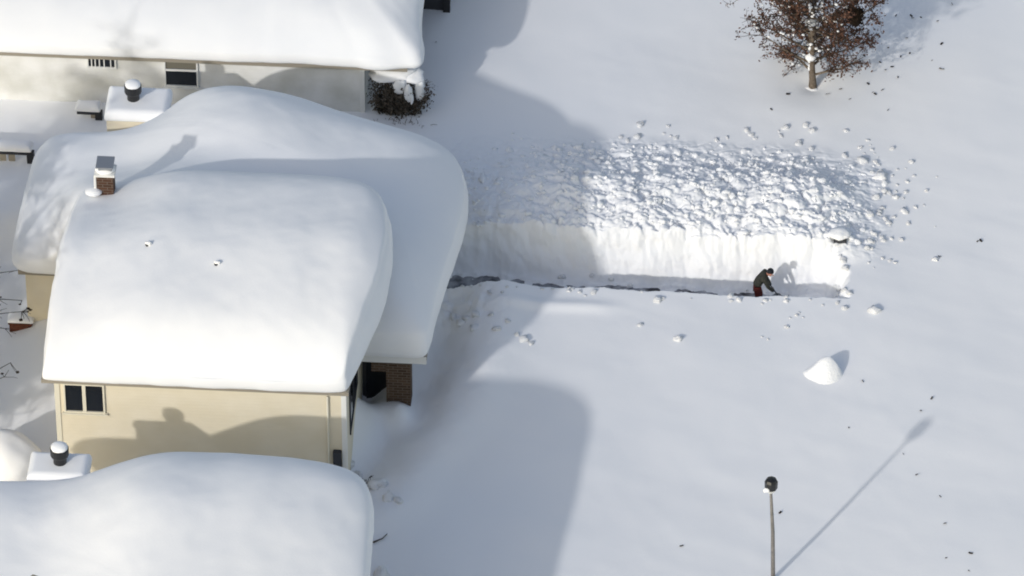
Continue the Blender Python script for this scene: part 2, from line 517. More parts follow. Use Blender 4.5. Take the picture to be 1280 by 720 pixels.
# ------------------------------------------------------------------ cream house in the middle
EA = 4.1
house = empty('cream_house', (-9.9, -4.5, FLOOR))
tag(house, 'cream sided house under a thick snow cushion in the middle, beside the trench', 'house')
inv = lambda o: o.matrix_world


def part(o, parent):
    """keep world coordinates of a part built in world space"""
    o.parent = parent
    o.location = o.location - (parent.location if parent.type == 'EMPTY' else Vector())
    return o


a_ = P(52, 478, EA); b_ = P(435, 491, EA)
AF = (a_.y + b_.y) / 2                  # front edge of the snow
AY0, AY1 = AF + 0.14, -2.3
AX0, AX1 = PY(70, 500, AY0).x, PY(432, 520, AY0).x
w = part(MB().box(AX0, AX1, AY0, AY1, FLOOR - 0.2, EA - 0.17).build('wall', M['cream']), house)
rf = MB(); hip_roof(rf, AX0 - 0.42, AX1 + 0.12, AY0 - 0.10, AY1 + 0.2, EA, 1.0, 0.12)
roofA = part(rf.build('roof', M['fascia']), house)
AL, AR = a_.x, b_.x
o_A = [(AL, AF + .15), (AL + .12, AF), (AL + 2.0, AF - 0.02), (AL + 5.0, AF - 0.03), (AR - 1.5, AF - 0.02), (AR - .15, AF), (AR + .02, AF + .2), (AR + .15, AF + 0.9), (AR + .4, AF + 2.2), (AR + .75, AF + 4), (AR + .82, AF + 6.2),
       (AR + .6, AF + 8.0), (AR - .1, AF + 9.0), (AR - 1.4, AF + 9.35), (AR - 4, AF + 9.5), (AL + 3, AF + 9.4), (AL + 1.4, AF + 9.15), (AL + .45, AF + 8.9), (AL + .12, AF + 8.6), (AL + .02, AF + 6), (AL, AF + 3)]
TA = lambda x, y: 1.08 + 0.42 * sstep(AL, AL + 3.4, x) - 0.5 * (1 - sstep(AL + 1.2, AL + 4.2, x)) * sstep(AF + 4, AF + 8.5, y)
EAf = lambda x, y: 0.26 + 0.40 * sstep(AF + .3, AF + 2.2, y) - .1 * sstep(AF + 6, AF + 9, y)
BAf = lambda x, y: 0.03 + 0.12 * sstep(AR - 1, AR + .3, x) * sstep(AF + .5, AF + 3, y)


def qA(x, y, d):
    """front edge rounds over slowly, the gable ends quickly"""
    s4 = lambda v: np.clip(v, 1e-3, None) ** -4
    return (s4((y - AF) / 2.7) + s4(d / .75) + s4((AF + 9.5 - y) / 1.9) + s4((AR + .9 - x) / 1.5)) ** -0.25


part(roof_snow('roof_snow', o_A, EA + 0.01, TA, 0.165, ((AL + AR) / 2, AF + 4.6), None, qf=qA, pw=1.2, e0=EAf, bulge=BAf, seed=2, n=420, nr=70,
               dist=lambda x, y: 5.2 - np.sqrt((y - (AF + 5.0)) ** 2 + 1.6) - .5 * sstep(AR - 3, AR + .8, x)), house)

# window on the gable-side wall
def window(parent, px0, py0, px1, py1, y, mull=1, frame='white_trim', gap=0.02, horiz=False, blind=0.0, sill=True):
    a = PY(px0, py1, y); b = PY(px1, py0, y)
    x0, x1, z0, z1 = a.x, b.x, a.z, b.z
    g = part(MB().box(x0, x1, y - gap, y + 0.05, z0, z1).build('window', M['glass']), parent)
    fr = MB(); t = 0.055
    yy0, yy1 = y - gap - 0.05, y + 0.02
    fr.box(x0 - t, x1 + t, yy0, yy1, z1, z1 + t); fr.box(x0 - t, x1 + t, yy0, yy1, z0 - t, z0)
    fr.box(x0 - t, x0, yy0, yy1, z0, z1); fr.box(x1, x1 + t, yy0, yy1, z0, z1)
    if mull and not horiz:
        for i in range(1, mull + 1):
            xm = x0 + (x1 - x0) * i / (mull + 1)
            fr.box(xm - 0.055, xm + 0.055, yy0 + 0.004, yy1, z0, z1)
    if horiz:
        zm = z0 + (z1 - z0) * 0.58
        fr.box(x0, x1, yy0 + 0.004, yy1, zm - 0.035, zm + 0.035)
    f = fr.build('window_frame', M[frame])
    f.parent = g; f.location = -Vector(parent.location) * 0
    if blind:
        bl = MB().box(x0 + 0.01, x1 - 0.01, y - gap - 0.012, y - gap + 0.01, z1 - (z1 - z0) * blind, z1 - 0.01).build('blind', M['blind'])
        bl.parent = g
    if sill:
        s_ = MB().box(x0 - 0.12, x1 + 0.12, y - gap - 0.10, y + 0.02, z0 - t - 0.05, z0 - t - 0.002).build('sill', M[frame]); s_.parent = g
    return g


window(house, 83, 481.5, 128, 512, AY0, 1, 'trim')
ct = part(MB().box(AX0 - 0.03, AX0 + 0.13, AY0 - 0.03, AY0 + 0.12, FLOOR, EA - 0.17).build('corner_trim', M['trim']), house)
ct = part(MB().box(AX1 - 0.13, AX1 + 0.03, AY0 - 0.03, AY0 + 0.12, FLOOR, EA - 0.17).build('corner_trim', M['white_trim']), house)
dx = PY(410, 530, AY0 - 0.05).x
part(MB().tube([(dx, AY0 - 0.07, EA - 0.2), (dx, AY0 - 0.07, -0.6)], 0.035, 8).build('downspout', M['trim'], None, True), house)
b0 = PY(417, 583, AY0); b1 = PY(427, 562, AY0)
part(MB().box(b0.x, b1.x, AY0 - 0.16, AY0 + 0.01, b0.z - 0.3, b1.z, 0.02).build('meter_box', M['box_grey']), house)
# street side: a wide dark window under the eave
sw = part(MB().box(AX1 - 0.05, AX1 + 0.02, -9.0, -6.6, 1.3, 3.2).build('window', M['glass']), house)
fr = MB()
for y_, z0_, z1_ in ((-9.06, 1.24, 3.26), (-6.6, 1.24, 3.26), (-7.83, 1.3, 3.2)): fr.box(AX1 - 0.02, AX1 + 0.05, y_, y_ + .06, z0_, z1_)
for z_ in (1.24, 3.2): fr.box(AX1 - 0.02, AX1 + 0.045, -9.0, -6.6, z_, z_ + .06)
f = fr.build('window_frame', M['box_grey']); f.parent = sw
# two plumbing vents with little hats of snow
from mathutils.bvhtree import BVHTree
rsA = [o for o in house.children if o.name.startswith('roof_snow')][0]
bvh = BVHTree.FromPolygons([v.co.copy() for v in rsA.data.vertices], [tuple(p.vertices) for p in rsA.data.polygons])
for px, py in ((184, 307), (270, 331)):
    p = bvh.ray_cast(cam_loc, ray(px, py))[0]
    vp = part(MB().lathe([(0.05, -1.2), (0.05, 0.03), (0.065, 0.035), (0.065, 0.06)], 10, p).build('vent_pipe', M['box_grey']), house)
    MB().lump((p.x + 0.04, p.y + 0.05, p.z + 0.05), 0.09, 0.3, 2, (1.3, 1, 0.8), px).build('snow_hat', M['rough_snow'], vp, True)

# lower wing behind, with porch and garage on the street side
EB = 1.9
w = part(MB().box(-15.75, -2.75, -2.25, 3.7, FLOOR - 0.2, EB - 0.17).build('wall', M['cream']), house)
w = part(MB().box(-11.3, -4.0, 3.7, 5.7, FLOOR - 0.2, EB - 0.17).build('wall', M['tan']), house)
rf = MB(); hip_roof(rf, -15.95, -2.35, -2.45, 4.0, EB, 1.2)
hip_roof(rf, AX1 + 0.15, -2.35, -5.85, -2.46, EB - 0.003, 0.4)
part(rf.build('roof', M['fascia']), house)
gd = part(MB().box(-2.76, -2.70, Y0 - 0.3, Y0 + 2.3, FLOOR, 0.9).build('garage_door', M['white_siding']), house)
pp = PY(500, 495, -5.55)
pier = part(MB().box(pp.x - 0.42, pp.x + 0.36, -5.75, -5.05, FLOOR - 0.2, EB - 0.17).build('stone_pier', M['stone']), house)
part(MB().box(AX1 + 0.12, -2.36, -5.89, -5.855, EB - 0.30, EB - 0.01).build('fascia_board', M['white_trim']), house)
part(MB().box(pp.x - 0.9, pp.x - 0.425, -5.7, -5.1, EB - 0.85, EB - 0.17).build('porch_beam', M['stone']), house)
dr = part(MB().box(AX1 + .02, pp.x - .43, -4.75, -4.6, FLOOR, EB - .17).build('recess_shade_wall', M['box_grey']), house)  # wall coloured dark to stand in for the deep shade of the porch
dd_ = part(MB().box(AX1 + .15, AX1 + .95, -4.79, -4.752, FLOOR, EB - .5).build('porch_shade_panel', M['glass']), house)  # door-sized dark panel added to deepen the porch's shade
o_B = [(-5.2, -5.95), (-3.4, -6.02), (-2.5, -6.0), (-2.3, -5.7), (-2.2, -4.2), (-2.0, -2.4), (-1.75, -0.8), (-1.62, 0.9), (-1.75, 2.4), (-2.4, 3.7), (-3.6, 4.5), (-5.6, 5.2),
       (-8.0, 5.95), (-10.2, 6.1), (-11.5, 5.7), (-12.3, 4.6), (-13.2, 4.15), (-15.2, 4.15), (-15.95, 3.8), (-16.05, 2.0), (-16.1, -1.5), (-16.0, -2.5), (-15.0, -2.6), (-9.0, -2.6), (-5.6, -2.8), (-5.3, -4.0)]
TB = lambda x, y: 1.0 + 0.55 * sstep(-14.5, -10.5, x) - 0.10 * sstep(-3.5, -6.0, y) + 0.6 * np.exp(-((x + 9.2) / 2.9) ** 2) * sstep(-2, 3, y) + 1.45 * (1 - sstep(-2.0, 1.6, y)) * sstep(-15.2, -13.6, x) * (1 - sstep(-11.5, -7.5, x))
EBf = lambda x, y: 0.62 - 0.25 * sstep(3, 5, y) - 0.2 * (1 - sstep(-15.9, -14.5, x))
rsB = roof_snow('roof_snow', o_B, EB + 0.01, TB, lambda x, y: 0.13 + 0.05 * sstep(-14, -9, x), (-4.0, 0.3), None, r=2.2, e0=EBf, rnd=2, bulge=0.14, seed=5, nr=90, n=420)
part(rsB, house)

# brick chimney at the back edge
cx, cy, cb = -12.98, -2.25, 5.25
MBc = MB().box(cx - 0.27, cx + 0.27, cy, cy + 0.5, cb - 2.5, cb + 0.580)
ch = part(MBc.build('chimney', M['brick']), house)
MB().box(cx - 0.34, cx + 0.34, cy - 0.06, cy + 0.56, cb + 0.582, cb + 0.670, 0.015).build('chimney_crown', M['white_trim'], ch)
MB().lump((cx, cy + 0.25, cb + 0.720), 0.33, 0.1, 2, (1, 0.95, 0.35), 8).build('cap_snow', M['roof_snow'], ch, True)
hd = MB().box(cx - 0.2, cx + 0.24, cy + 0.05, cy + 0.42, cb + 0.740, cb + 0.920, 0.02)
hd.add([(cx + a_, cy + b_, cb + c_) for a_, b_, c_ in ((-.27, -.02, 0.92), (.3, -.02, 0.92), (.3, .5, 0.99), (-.27, .5, 0.99), (-.27, -.02, 0.96), (.3, -.02, 0.96), (.3, .5, 1.03), (-.27, .5, 1.03))],
       [(3, 2, 1, 0), (4, 5, 6, 7), (0, 1, 5, 4), (1, 2, 6, 5), (2, 3, 7, 6), (3, 0, 4, 7)])
hd.build('flue_cap', M['metal'], ch)
MB().box(cx - 0.35, cx - 0.275, cy - 0.02, cy + 0.4, cb - .6, cb + 0.570, 0.01).build('flashing', M['white_trim'], ch)
MB().lump((cx - .38, cy - .05, cb - .02), 0.22, 0.2, 2, (1.3, 1, 0.5), 4).build('snow_collar', M['roof_snow'], ch, True)


# boxed chimney chases with a round flue
def chase(parent, x0, x1, y0, y1, z0, z1, m, snow_t=0.35, cap=(0.5, 0.55), seed=1):
    c = part(MB().box(x0, x1, y0, y1, z0, z1).build('chimney', M[m]), parent)
    s_ = roof_snow('cap_snow', rrect(x0 - .05, x1 + .05, y0 - .05, y1 + .05, .1), z1 + 0.003, snow_t, 0.02, ((x0 + x1) / 2, (y0 + y1) / 2), c, r=0.22, e0=.6, rnd=2, bulge=0.03, n=160, nr=24, namp=0.015, seed=seed, onoise=.02)
    fx = x0 + (x1 - x0) * cap[0]; fy = y0 + (y1 - y0) * cap[1]
    flue(c, (fx, fy, z1 + snow_t + 0.02))
    return c


cz1 = 2.75
a = PY(133, 150, 4.5)
chase(house, a.x, a.x + 2.0, 4.5, 5.9, FLOOR, cz1, 'cream', 0.4, (0.42, 0.5), 3)

# ------------------------------------------------------------------ white house at the back
CY = 8.9
EC = PY(230, 74, CY - 0.17).z
hc = empty('white_house', (-15, 13, FLOOR))
tag(hc, 'white sided house with a half sunken snowy wall at the top left', 'house')
CX1 = PY(455, 120, CY).x
part(MB().box(-30, CX1, CY, 20, FLOOR - 0.2, EC - 0.17).build('wall', M['white_siding']), hc)
part(MB().box(CX1, CX1 + 1.2, CY + 2.2, 20, FLOOR - 0.2, EC - 0.17).build('recess_shade_wall', M['box_grey']), hc)  # set-back wall, the recess's shade put into its dark colour
rf = MB(); hip_roof(rf, -30.5, CX1 + 1.5, CY - 0.17, 20.4, EC, 2.2); part(rf.build('roof', M['fascia']), hc)
cxr = PY(520, 40, CY + 2).x
o_C = [(-31, CY - 0.2), (-20, CY - 0.22), (-12, CY - 0.25), (CX1 - 0.6, CY - 0.2), (CX1 + 0.5, CY - 0.45), (CX1 + 1.3, CY - 0.2), (CX1 + 1.95, CY - 0.2), (CX1 + 1.95, CY + 0.7), (CX1 + 1.75, CY + 1.6), (CX1 + 1.7, CY + 3), (CX1 + 1.65, CY + 7), (CX1 + 1.6, 19.5), (CX1 + 0.6, 20.6), (-15, 20.8), (-30, 20.6), (-31, 18)]
part(roof_snow('roof_snow', o_C, EC + 0.01, 1.1, 0.20, (-9, 14.5), None, pw=1.5, r=2.2, e0=.32, bulge=lambda x, y: .03 + .1 * sstep(-6, -4.5, x), seed=9, n=460, dist=lambda x, y: 6 - np.abs(y - (CY + 5.8))), hc)
window(hc, 208, 74, 245, 105, CY, 0, 'white_trim', horiz=True, blind=0.36)
# small window under the eave, mostly plastered with snow, vertical bars
g = window(hc, 111, 71, 143, 82, CY, 0, 'white_trim', sill=False)
a = PY(111, 82, CY); b = PY(143, 71, CY)
br = MB()
for t in (0.12, 0.26, 0.42, 0.6, 0.85):
    xb = a.x + (b.x - a.x) * t
    br.box(xb - 0.018, xb + 0.018, CY - 0.055, CY - 0.02, a.z, b.z - (0.05 if t != 0.42 else 0))
br.build('bars', M['white_trim'], g)
part(MB().box(CX1 - 0.14, CX1 + 0.03, CY - 0.03, CY + 0.1, FLOOR, EC - 0.17).build('corner_trim', M['white_trim']), hc)

# dark house corner beyond it, cut by the top edge of the picture
he = empty('dark_house', (-4, 24, FLOOR))
tag(he, 'dark walled house corner with snowy sill at the top edge', 'house')
q = P(515, 20, -0.2)
ey = q.y + 0.15
ex1 = PY(562, 10, ey).x
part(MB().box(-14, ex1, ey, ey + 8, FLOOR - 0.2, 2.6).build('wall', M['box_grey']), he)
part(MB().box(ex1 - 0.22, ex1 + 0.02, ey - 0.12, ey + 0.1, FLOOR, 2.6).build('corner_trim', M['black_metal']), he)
rf = MB(); hip_roof(rf, -14.4, ex1 + 0.5, ey - 0.5, ey + 8.4, 2.76, 1.6); part(rf.build('roof', M['fascia']), he)
part(roof_snow('roof_snow', [(-14.6, ey - 0.7), (-6, ey - 0.7), (ex1 + 0.7, ey - 0.7), (ex1 + 0.7, ey + 4), (ex1 + 0.7, ey + 8.6), (-8, ey + 8.6), (-14.6, ey + 8.6)], 2.77, 1.2, 0.2, (-8, ey + 4), None, seed=4, n=200, nr=30), he)

# ------------------------------------------------------------------ near house, bottom left
ED = 4.22
hd_ = empty('near_house', (-10, -21, FLOOR))
tag(hd_, 'nearest house at the bottom left, only its rounded snowy roof and boxed chimney in view', 'house')
DB = AY0 - 4.45                         # back edge of its snow
part(MB().box(-16.6, -3.85, -27, DB - 2.0, FLOOR - 0.2, ED - 0.17).build('wall', M['cream']), hd_)
rf = MB(); hip_roof(rf, -16.9, -3.6, -27.3, DB - 1.7, ED, 1.0); part(rf.build('roof', M['fascia']), hd_)
o_D = [(-3.2, -28), (-3.15, -23), (-3.1, -19), (-3.2, DB - 1.3), (-3.7, DB - .5), (-4.9, DB - .12), (-8.0, DB), (-9.6, DB - .05), (-11.0, DB - .4), (-12.3, DB - .9), (-14.2, DB - 1.05), (-16.2, DB - 1.1), (-17.0, DB - 1.4), (-17.2, DB - 2.6), (-17.2, -27), (-16.8, -28.2), (-12, -28.4), (-4, -28.4)]
TD = lambda x, y: 0.50 + 1.05 * sstep(-13.4, -9.4, x) - 0.3 * (1 - sstep(-17.2, -15.8, x)) - 0.13 * np.clip(DB - 1.5 - y, 0, 7) * sstep(-9, -4, x)
part(roof_snow('roof_snow', o_D, ED + 0.01, TD, lambda x, y: (0.10 + 0.08 * sstep(-14, -10, x)) * (1 - .9 * sstep(-7, -3.4, x)), (-9.5, -21.5), None, r=2.0, e0=.55, seed=12, n=380, dist=lambda x, y: 3.6 - np.sqrt((y - (DB - 3.2)) ** 2 + .5)), hd_)
cy0 = DB - .85
a = PY(35, 590, cy0); b = PY(106, 590, cy0)
chase(hd_, a.x, b.x, cy0, cy0 + 1.1, FLOOR, 4.40, 'white_trim', 0.40, (0.52, 0.55), 6)
# snow heaped over a shrub by the left edge
lp = P(8, 585, 0.0)
mb = MB(); mb.lump((0, 0, .1), 1.25, .12, 4, (1.0, .9, 1.0), 31)
lo = mb.build('snow_heap', M['roof_snow'], None, True); lo.location = lp
tag(lo, 'big rounded snow heap beside the boxed chimney at the left edge', 'snow heap')


# ------------------------------------------------------------------ trees
def leaf_quad(mb, p, s, n=None):
    a = Vector((random.gauss(0, 1), random.gauss(0, 1), random.gauss(0, 1))).normalized()
    b = a.orthogonal().normalized(); b.rotate(Quaternion(a, random.random() * 6.28)); c = a.cross(b)
    p = Vector(p)
    mb.add([p - b * s, p - c * s * 0.6 + a * s * .15, p + b * s * 1.1 , p + c * s * 0.6 + a * s * .2], [(0, 1, 2, 3)])


def branch_path(p, d, L, seg, wob, upb=0.0):
    pts = [Vector(p)]; d = Vector(d).normalized()
    for i in range(seg):
        d = (d + Vector((random.uniform(-1, 1), random.uniform(-1, 1), random.uniform(-1, 1))) * wob + Vector((0, 0, upb))).normalized()
        pts.append(pts[-1] + d * (L / seg))
    return pts


def oak(base):
    t = empty('oak_tree', base)
    tag(t, 'oak tree with dead brown leaves and snow on its trunk, standing in the open snow', 'tree')
    tr = MB(); tw = MB(); lf = MB(); sn = MB()
    H = 8.0
    pts = [Vector((0.02 * math.sin(i * 1.3) - 0.015 * i, 0.03 * math.sin(i * 0.9), -0.6 + i * 0.5)) for i in range(17)]
    rad = [0.135 * (1 - 0.052 * i) for i in range(17)]; rad[1] = 0.16
    tr.tube(pts, rad, 10)
    for k in range(56):
        z = 0.55 + 5.6 * (k / 56) ** 0.9
        az = k * 2.4 + random.uniform(-.4, .4)
        if z < 2.2 and math.sin(az) < -.2: az = -az
        i = min(15, int((z + 0.6) / 0.5)); p = pts[i].lerp(pts[i + 1], ((z + 0.6) / 0.5) % 1)
        L = (2.0 + 0.9 * min(1, z / 2.2)) * random.uniform(0.7, 1.0) * (1 if z < 4 else 0.75)
        d = Vector((math.cos(az), math.sin(az), random.uniform(-0.05, 0.5) - (.12 if z < 1.6 else 0)))
        bp = branch_path(p, d, L, 6, 0.16, 0.06 if z > 1.6 else 0)
        r0 = rad[i] * 0.42
        tr.tube(bp, [r0 * (1 - 0.13 * j) for j in range(7)], 6)
        for q in range(12):
            j = random.randint(1, 5); s0 = bp[j].lerp(bp[j + 1], random.random())
            dd = (bp[j + 1] - bp[j]).normalized() + Vector((random.gauss(0, .8), random.gauss(0, .8), random.gauss(0.05, .6)))
            sp = branch_path(s0, dd, random.uniform(0.4, 1.0), 4, 0.25, 0.02)
            tw.tube(sp, [0.018, 0.015, 0.012, 0.010, 0.006], 4)
            for u in range(4):
                e0 = sp[random.randint(1, 4)]
                ep = branch_path(e0, Vector((random.gauss(0, 1), random.gauss(0, 1), random.gauss(0, .6))), random.uniform(0.15, 0.4), 2, 0.3)
                tw.tube(ep, [0.010, 0.008, 0.005], 3, False)
                side = p.x + (ep[-1].x)
                dens = 0.60 + 0.32 * float(sstep(0.1, 0.9, ep[-1].x)) + 0.55 * mnoise.noise(ep[-1] * 1.5)
                if abs(ep[-1].x) < .32 and ep[-1].y < .1 or math.hypot(ep[-1].x, ep[-1].y) < .7 and ep[-1].z < .7: dens = 0
                if random.random() < dens:
                    for g_ in range(random.randint(5, 13)):
                        c = ep[random.randint(0, 2)] + Vector((random.gauss(0, .07), random.gauss(0, .07), random.gauss(-.02, .07)))
                        leaf_quad(lf, c, random.uniform(0.03, 0.065))
                elif random.random() < 0.25:
                    sn.lump(ep[1], random.uniform(.03, .06), .3, 1, (1.3, 1.3, .7), u + q + k)
    # snow plastered on the windward side of the trunk and in the forks
    for z, r_ in ((-0.05, 0.22), (1.75, 0.15), (3.05, 0.17), (3.3, 0.13)):
        i = int((z + 0.6) / 0.5)
        sn.lump(pts[i] + Vector((-0.04, -0.10, 0)), r_, 0.35, 2, (1.35, 0.9, 0.8), z * 10)
    for k in range(10):
        z = random.uniform(0.1, 4.5); i = min(15, int((z + 0.6) / 0.5)); p = pts[i].lerp(pts[i + 1], ((z + 0.6) / 0.5) % 1)
        sn.lump(p + Vector((-rad[i] * 0.75, -rad[i] * 0.6, 0)), random.uniform(.04, .08), .3, 1, (.8, .8, 1.8), k)
    tr.build('trunk', M['bark'], t, True)
    tw.build('branches', M['twig'], t)
    lf.build('crown', M['dead_leaf'], t)
    tag(sn.build('clinging_snow', M['rough_snow'], t, True), kind='stuff')
    return t


TREE.z = gz(TREE.x, TREE.y)
oak(TREE)
# squirrel nest in the crown
np_ = PY(1068, 20, TREE.y + 0.2)
nb = MB()
nb.lump((0, 0, 0), 0.28, 0.5, 3, (1, 1, 1.0), 5)
for i in range(260):
    v = Vector((random.gauss(0, 1), random.gauss(0, 1), random.gauss(0, 1))).normalized() * random.uniform(0.22, 0.38)
    leaf_quad(nb, v, random.uniform(0.03, 0.06))
nest = nb.build('squirrel_nest', M['nest']); nest.location = np_
tag(nest, 'dark ball shaped leaf nest high in the oak tree', 'nest')

# bare trees at the left edge
def bare_tree(base, label, tips, seed, limbs=46):
    random.seed(seed)
    bt = empty('bare_tree', base); tag(bt, label, 'tree', 'bare trees at the left edge')
    tr = MB(); tw = MB()
    tp = [Vector((0.02 * i, 0.03 * math.sin(i), -0.5 + 0.5 * i)) for i in range(17)]
    tr.tube(tp, [0.20 - 0.011 * i for i in range(17)], 8)
    for px, py, z in tips:
        e = P(px, py, z) - base
        s0 = tp[2] + Vector((0, 0, random.uniform(0, 1)))
        bp = [s0.lerp(e, t) + Vector((random.gauss(0, .05), random.gauss(0, .05), 0.25 * math.sin(t * 3.1) + random.gauss(0, .04))) for t in np.linspace(0, 1, 7)]
        tr.tube(bp, [.045, .038, .032, .026, .020, .015, .010], 6)
        for q in range(16):
            j = random.randint(2, 6); dd = (bp[min(j, 6)] - bp[j - 1]).normalized() + Vector((random.gauss(0, .7), random.gauss(0, .7), random.gauss(0, .7)))
            sp = branch_path(bp[j], dd, random.uniform(.2, .55), 3, .3)
            tw.tube(sp, [.012, .010, .008, .006], 4)
            if random.random() < 0.4: tw.lump(sp[-1], random.uniform(.03, .06), .4, 1, (1.3, 1, .6), q)
    for k in range(limbs):
        az = k * 2.4; z_ = 1.4 + 5.8 * k / limbs; i = int((z_ + .5) / .5)
        bp = branch_path(tp[i], (math.cos(az), math.sin(az), random.uniform(.3, .8)), random.uniform(2.2, 3.3), 6, .14, .05)
        tr.tube(bp, [.08, .07, .06, .05, .04, .03, .02], 6)
        for q in range(26):
            j = random.randint(1, 5)
            sp = branch_path(bp[j].lerp(bp[j + 1], random.random()), (random.gauss(0, 1), random.gauss(0, 1), random.gauss(.2, .6)), random.uniform(.5, 1.2), 4, .25)
            tw.tube(sp, [.034, .028, .022, .016, .010], 4)
            for u in range(6):
                ep = branch_path(sp[random.randint(1, 4)], (random.gauss(0, 1), random.gauss(0, 1), random.gauss(0, .6)), random.uniform(.2, .5), 2, .3)
                tw.tube(ep, [.022, .018, .012], 3, False)
    tr.build('trunk', M['twig'], bt, True); tw.build('branches', M['twig'], bt)


bare_tree(P(-185, 430, -0.5), 'bare dark tree whose long lower branches reach in beside the wooden box', ((22, 338, 1.6), (30, 377, 1.2), (27, 392, 1.0), (6, 410, 1.3)), 5)
bare_tree(P(-190, 610, -0.3), 'bare dark tree with only thin twig tips showing below the wooden box', ((13, 455, .6), (5, 468, .5)), 6)

# evergreen shrub at the corner of the white house
sb = P(498, 141, 0.0)
sh = empty('evergreen_shrub', (sb.x, sb.y, 0))
tag(sh, 'dark evergreen shrub bent under snow at the corner of the white house', 'shrub')
lf = MB(); tw = MB(); sn = MB()
random.seed(8)
for k in range(70):
    az = random.uniform(0, 6.28); rr = random.uniform(.1, .55)
    x = 1.05 * rr * math.cos(az) * 1.6; y = 0.6 * rr * math.sin(az)
    pth = branch_path((x * .5, y * .5, -.3), (x * .8, y, 1.4), random.uniform(1.0, 1.75), 5, .14)
    tw.tube(pth, [.02, .017, .014, .012, .009, .006], 4)
    for q in range(60):
        j = random.randint(1, 4); c = pth[j].lerp(pth[j + 1], random.random()) + Vector((random.gauss(0, .10), random.gauss(0, .10), random.gauss(0, .10)))
        leaf_quad(lf, c, random.uniform(.03, .07))
for k in range(16):   # drooping outer twigs on the street side
    pth = branch_path((.75, random.uniform(-.3, .3), random.uniform(.6, 1.25)), (1, random.uniform(-.5, .5), random.uniform(-.3, .3)), random.uniform(.25, .55), 4, .35, -.12)
    tw.tube(pth, [.014, .012, .010, .008, .006], 4)
    for q in range(10):
        leaf_quad(lf, pth[random.randint(1, 4)] + Vector((random.gauss(0, .05), random.gauss(0, .05), random.gauss(0, .05))), random.uniform(.015, .035))
for c, r_, sq in (((-.15, .25, 1.62), .58, (1.5, 1.0, .38)), ((.45, .15, 1.5), .45, (1.0, .9, .5)), ((.1, -.30, 1.35), .22, (1.0, .5, 1.3)), ((.38, -.38, 1.15), .20, (.7, .5, 2.0)), ((.75, -.12, 1.12), .22, (.7, .6, 1.9)), ((.5, -.42, .95), .09, (.6, .6, 2.2))):
    sn.lump(c, r_, .35, 3, sq, r_ * 50)
for k in range(40):
    pth = branch_path((random.gauss(.1, .45), random.uniform(-.75, -.35), -.15), (random.gauss(0, .6), random.gauss(-.3, .4), random.uniform(.2, 1)), random.uniform(.25, .6), 4, .3)
    tw.tube(pth, [.014, .012, .010, .008, .006], 4)
tw.build('stems', M['bark'], sh); lf.build('foliage', M['evergreen'], sh); sn.build('snow_load', M['roof_snow'], sh, True)

# ------------------------------------------------------------------ street lamp
lb = P(968, 724, 0.0)
top = PY(964, 606, lb.y)
lh = top.z
lamp = empty('street_lamp', (lb.x, lb.y, 0))
tag(lamp, 'slim street lamp post with a black topped lantern standing in the smooth snow', 'street lamp')
lean = top.x - lb.x
MB().tube([(0, 0, FLOOR), (lean * .5, 0, lh * .5), (lean, 0, lh - 0.33)], [0.075, 0.06, 0.042], 12).build('pole', M['pole_metal'], lamp, True)
hdm = MB(); c = (lean, 0, lh - 0.34)
MB().lathe([(0.05, 0), (0.10, 0.06), (0.17, 0.16), (0.185, 0.20)], 8, c).build('lamp_base', M['lens'], lamp)
MB().lathe([(0.188, 0.20), (0.20, 0.22), (0.205, 0.48), (0.16, 0.56), (0.05, 0.60)], 8, c).build('lantern', M['black_metal'], lamp)
sn = MB(); sn.lump((c[0] - 0.14, c[1] - 0.16, c[2] + 0.24), 0.10, .25, 2, (1.0, .6, .9), 3)
sn.build('clinging_snow', M['rough_snow'], lamp, True)


# ------------------------------------------------------------------ person with shovel
def skin_mesh(name, verts, edges, radii, m, parent, root=0, sub=1):
    me = bpy.data.meshes.new(name + '_cage'); me.from_pydata(verts, edges, [])
    ob = bpy.data.objects.new(name + '_cage', me); col.objects.link(ob)
    md = ob.modifiers.new('skin', 'SKIN')
    for i, sv in enumerate(me.skin_vertices[0].data):
        r_ = radii[i]; sv.radius = (r_, r_) if not hasattr(r_, '__len__') else r_
        sv.use_root = (i == root)
    md.use_smooth_shade = True
    s = ob.modifiers.new('sub', 'SUBSURF'); s.levels = sub + 1; s.render_levels = sub + 1
    dg = bpy.context.evaluated_depsgraph_get(); dg.update()
    nm = bpy.data.meshes.new_from_object(ob.evaluated_get(dg))
    bpy.data.objects.remove(ob)
    nm.name = name; nm.materials.clear(); nm.materials.append(m)
    o = bpy.data.objects.new(name, nm); col.objects.link(o); o.parent = parent
    return o


ppx = P(951, 372, 0.0)
pY = Y0 + 1.05
pxx = PY(949, 360, pY).x
per = empty('person', (pxx, pY, FLOOR + 0.0))
tag(per, 'person in dark jacket and dark red trousers bending to shovel in the trench', 'person')
J = {'pelvis': (-.08, 0, .95), 'waist': (-.05, 0, 1.10), 'chest': (.08, 0, 1.35), 'neck': (.23, 0, 1.47), 'headb': (.30, -.02, 1.49), 'head': (.36, -.05, 1.52), 'crown': (.37, -.03, 1.59)}
for s_, n_ in ((1, 'l'), (-1, 'r')):
    J['hip' + n_] = (-.07, .10 * s_, .90); J['knee' + n_] = ((.05 if s_ > 0 else -.02), .14 * s_, .49)
    J['ankle' + n_] = ((-.04 if s_ > 0 else -.12), .15 * s_, .10); J['toe' + n_] = ((.14 if s_ > 0 else .06), .17 * s_, .05)
    J['sho' + n_] = (.15, .20 * s_, 1.41)
J['elbl'] = (.20, .27, 1.12); J['wril'] = (.36, .14, .93); J['elbr'] = (.30, -.26, 1.12); J['wrir'] = (.46, -.15, .86)


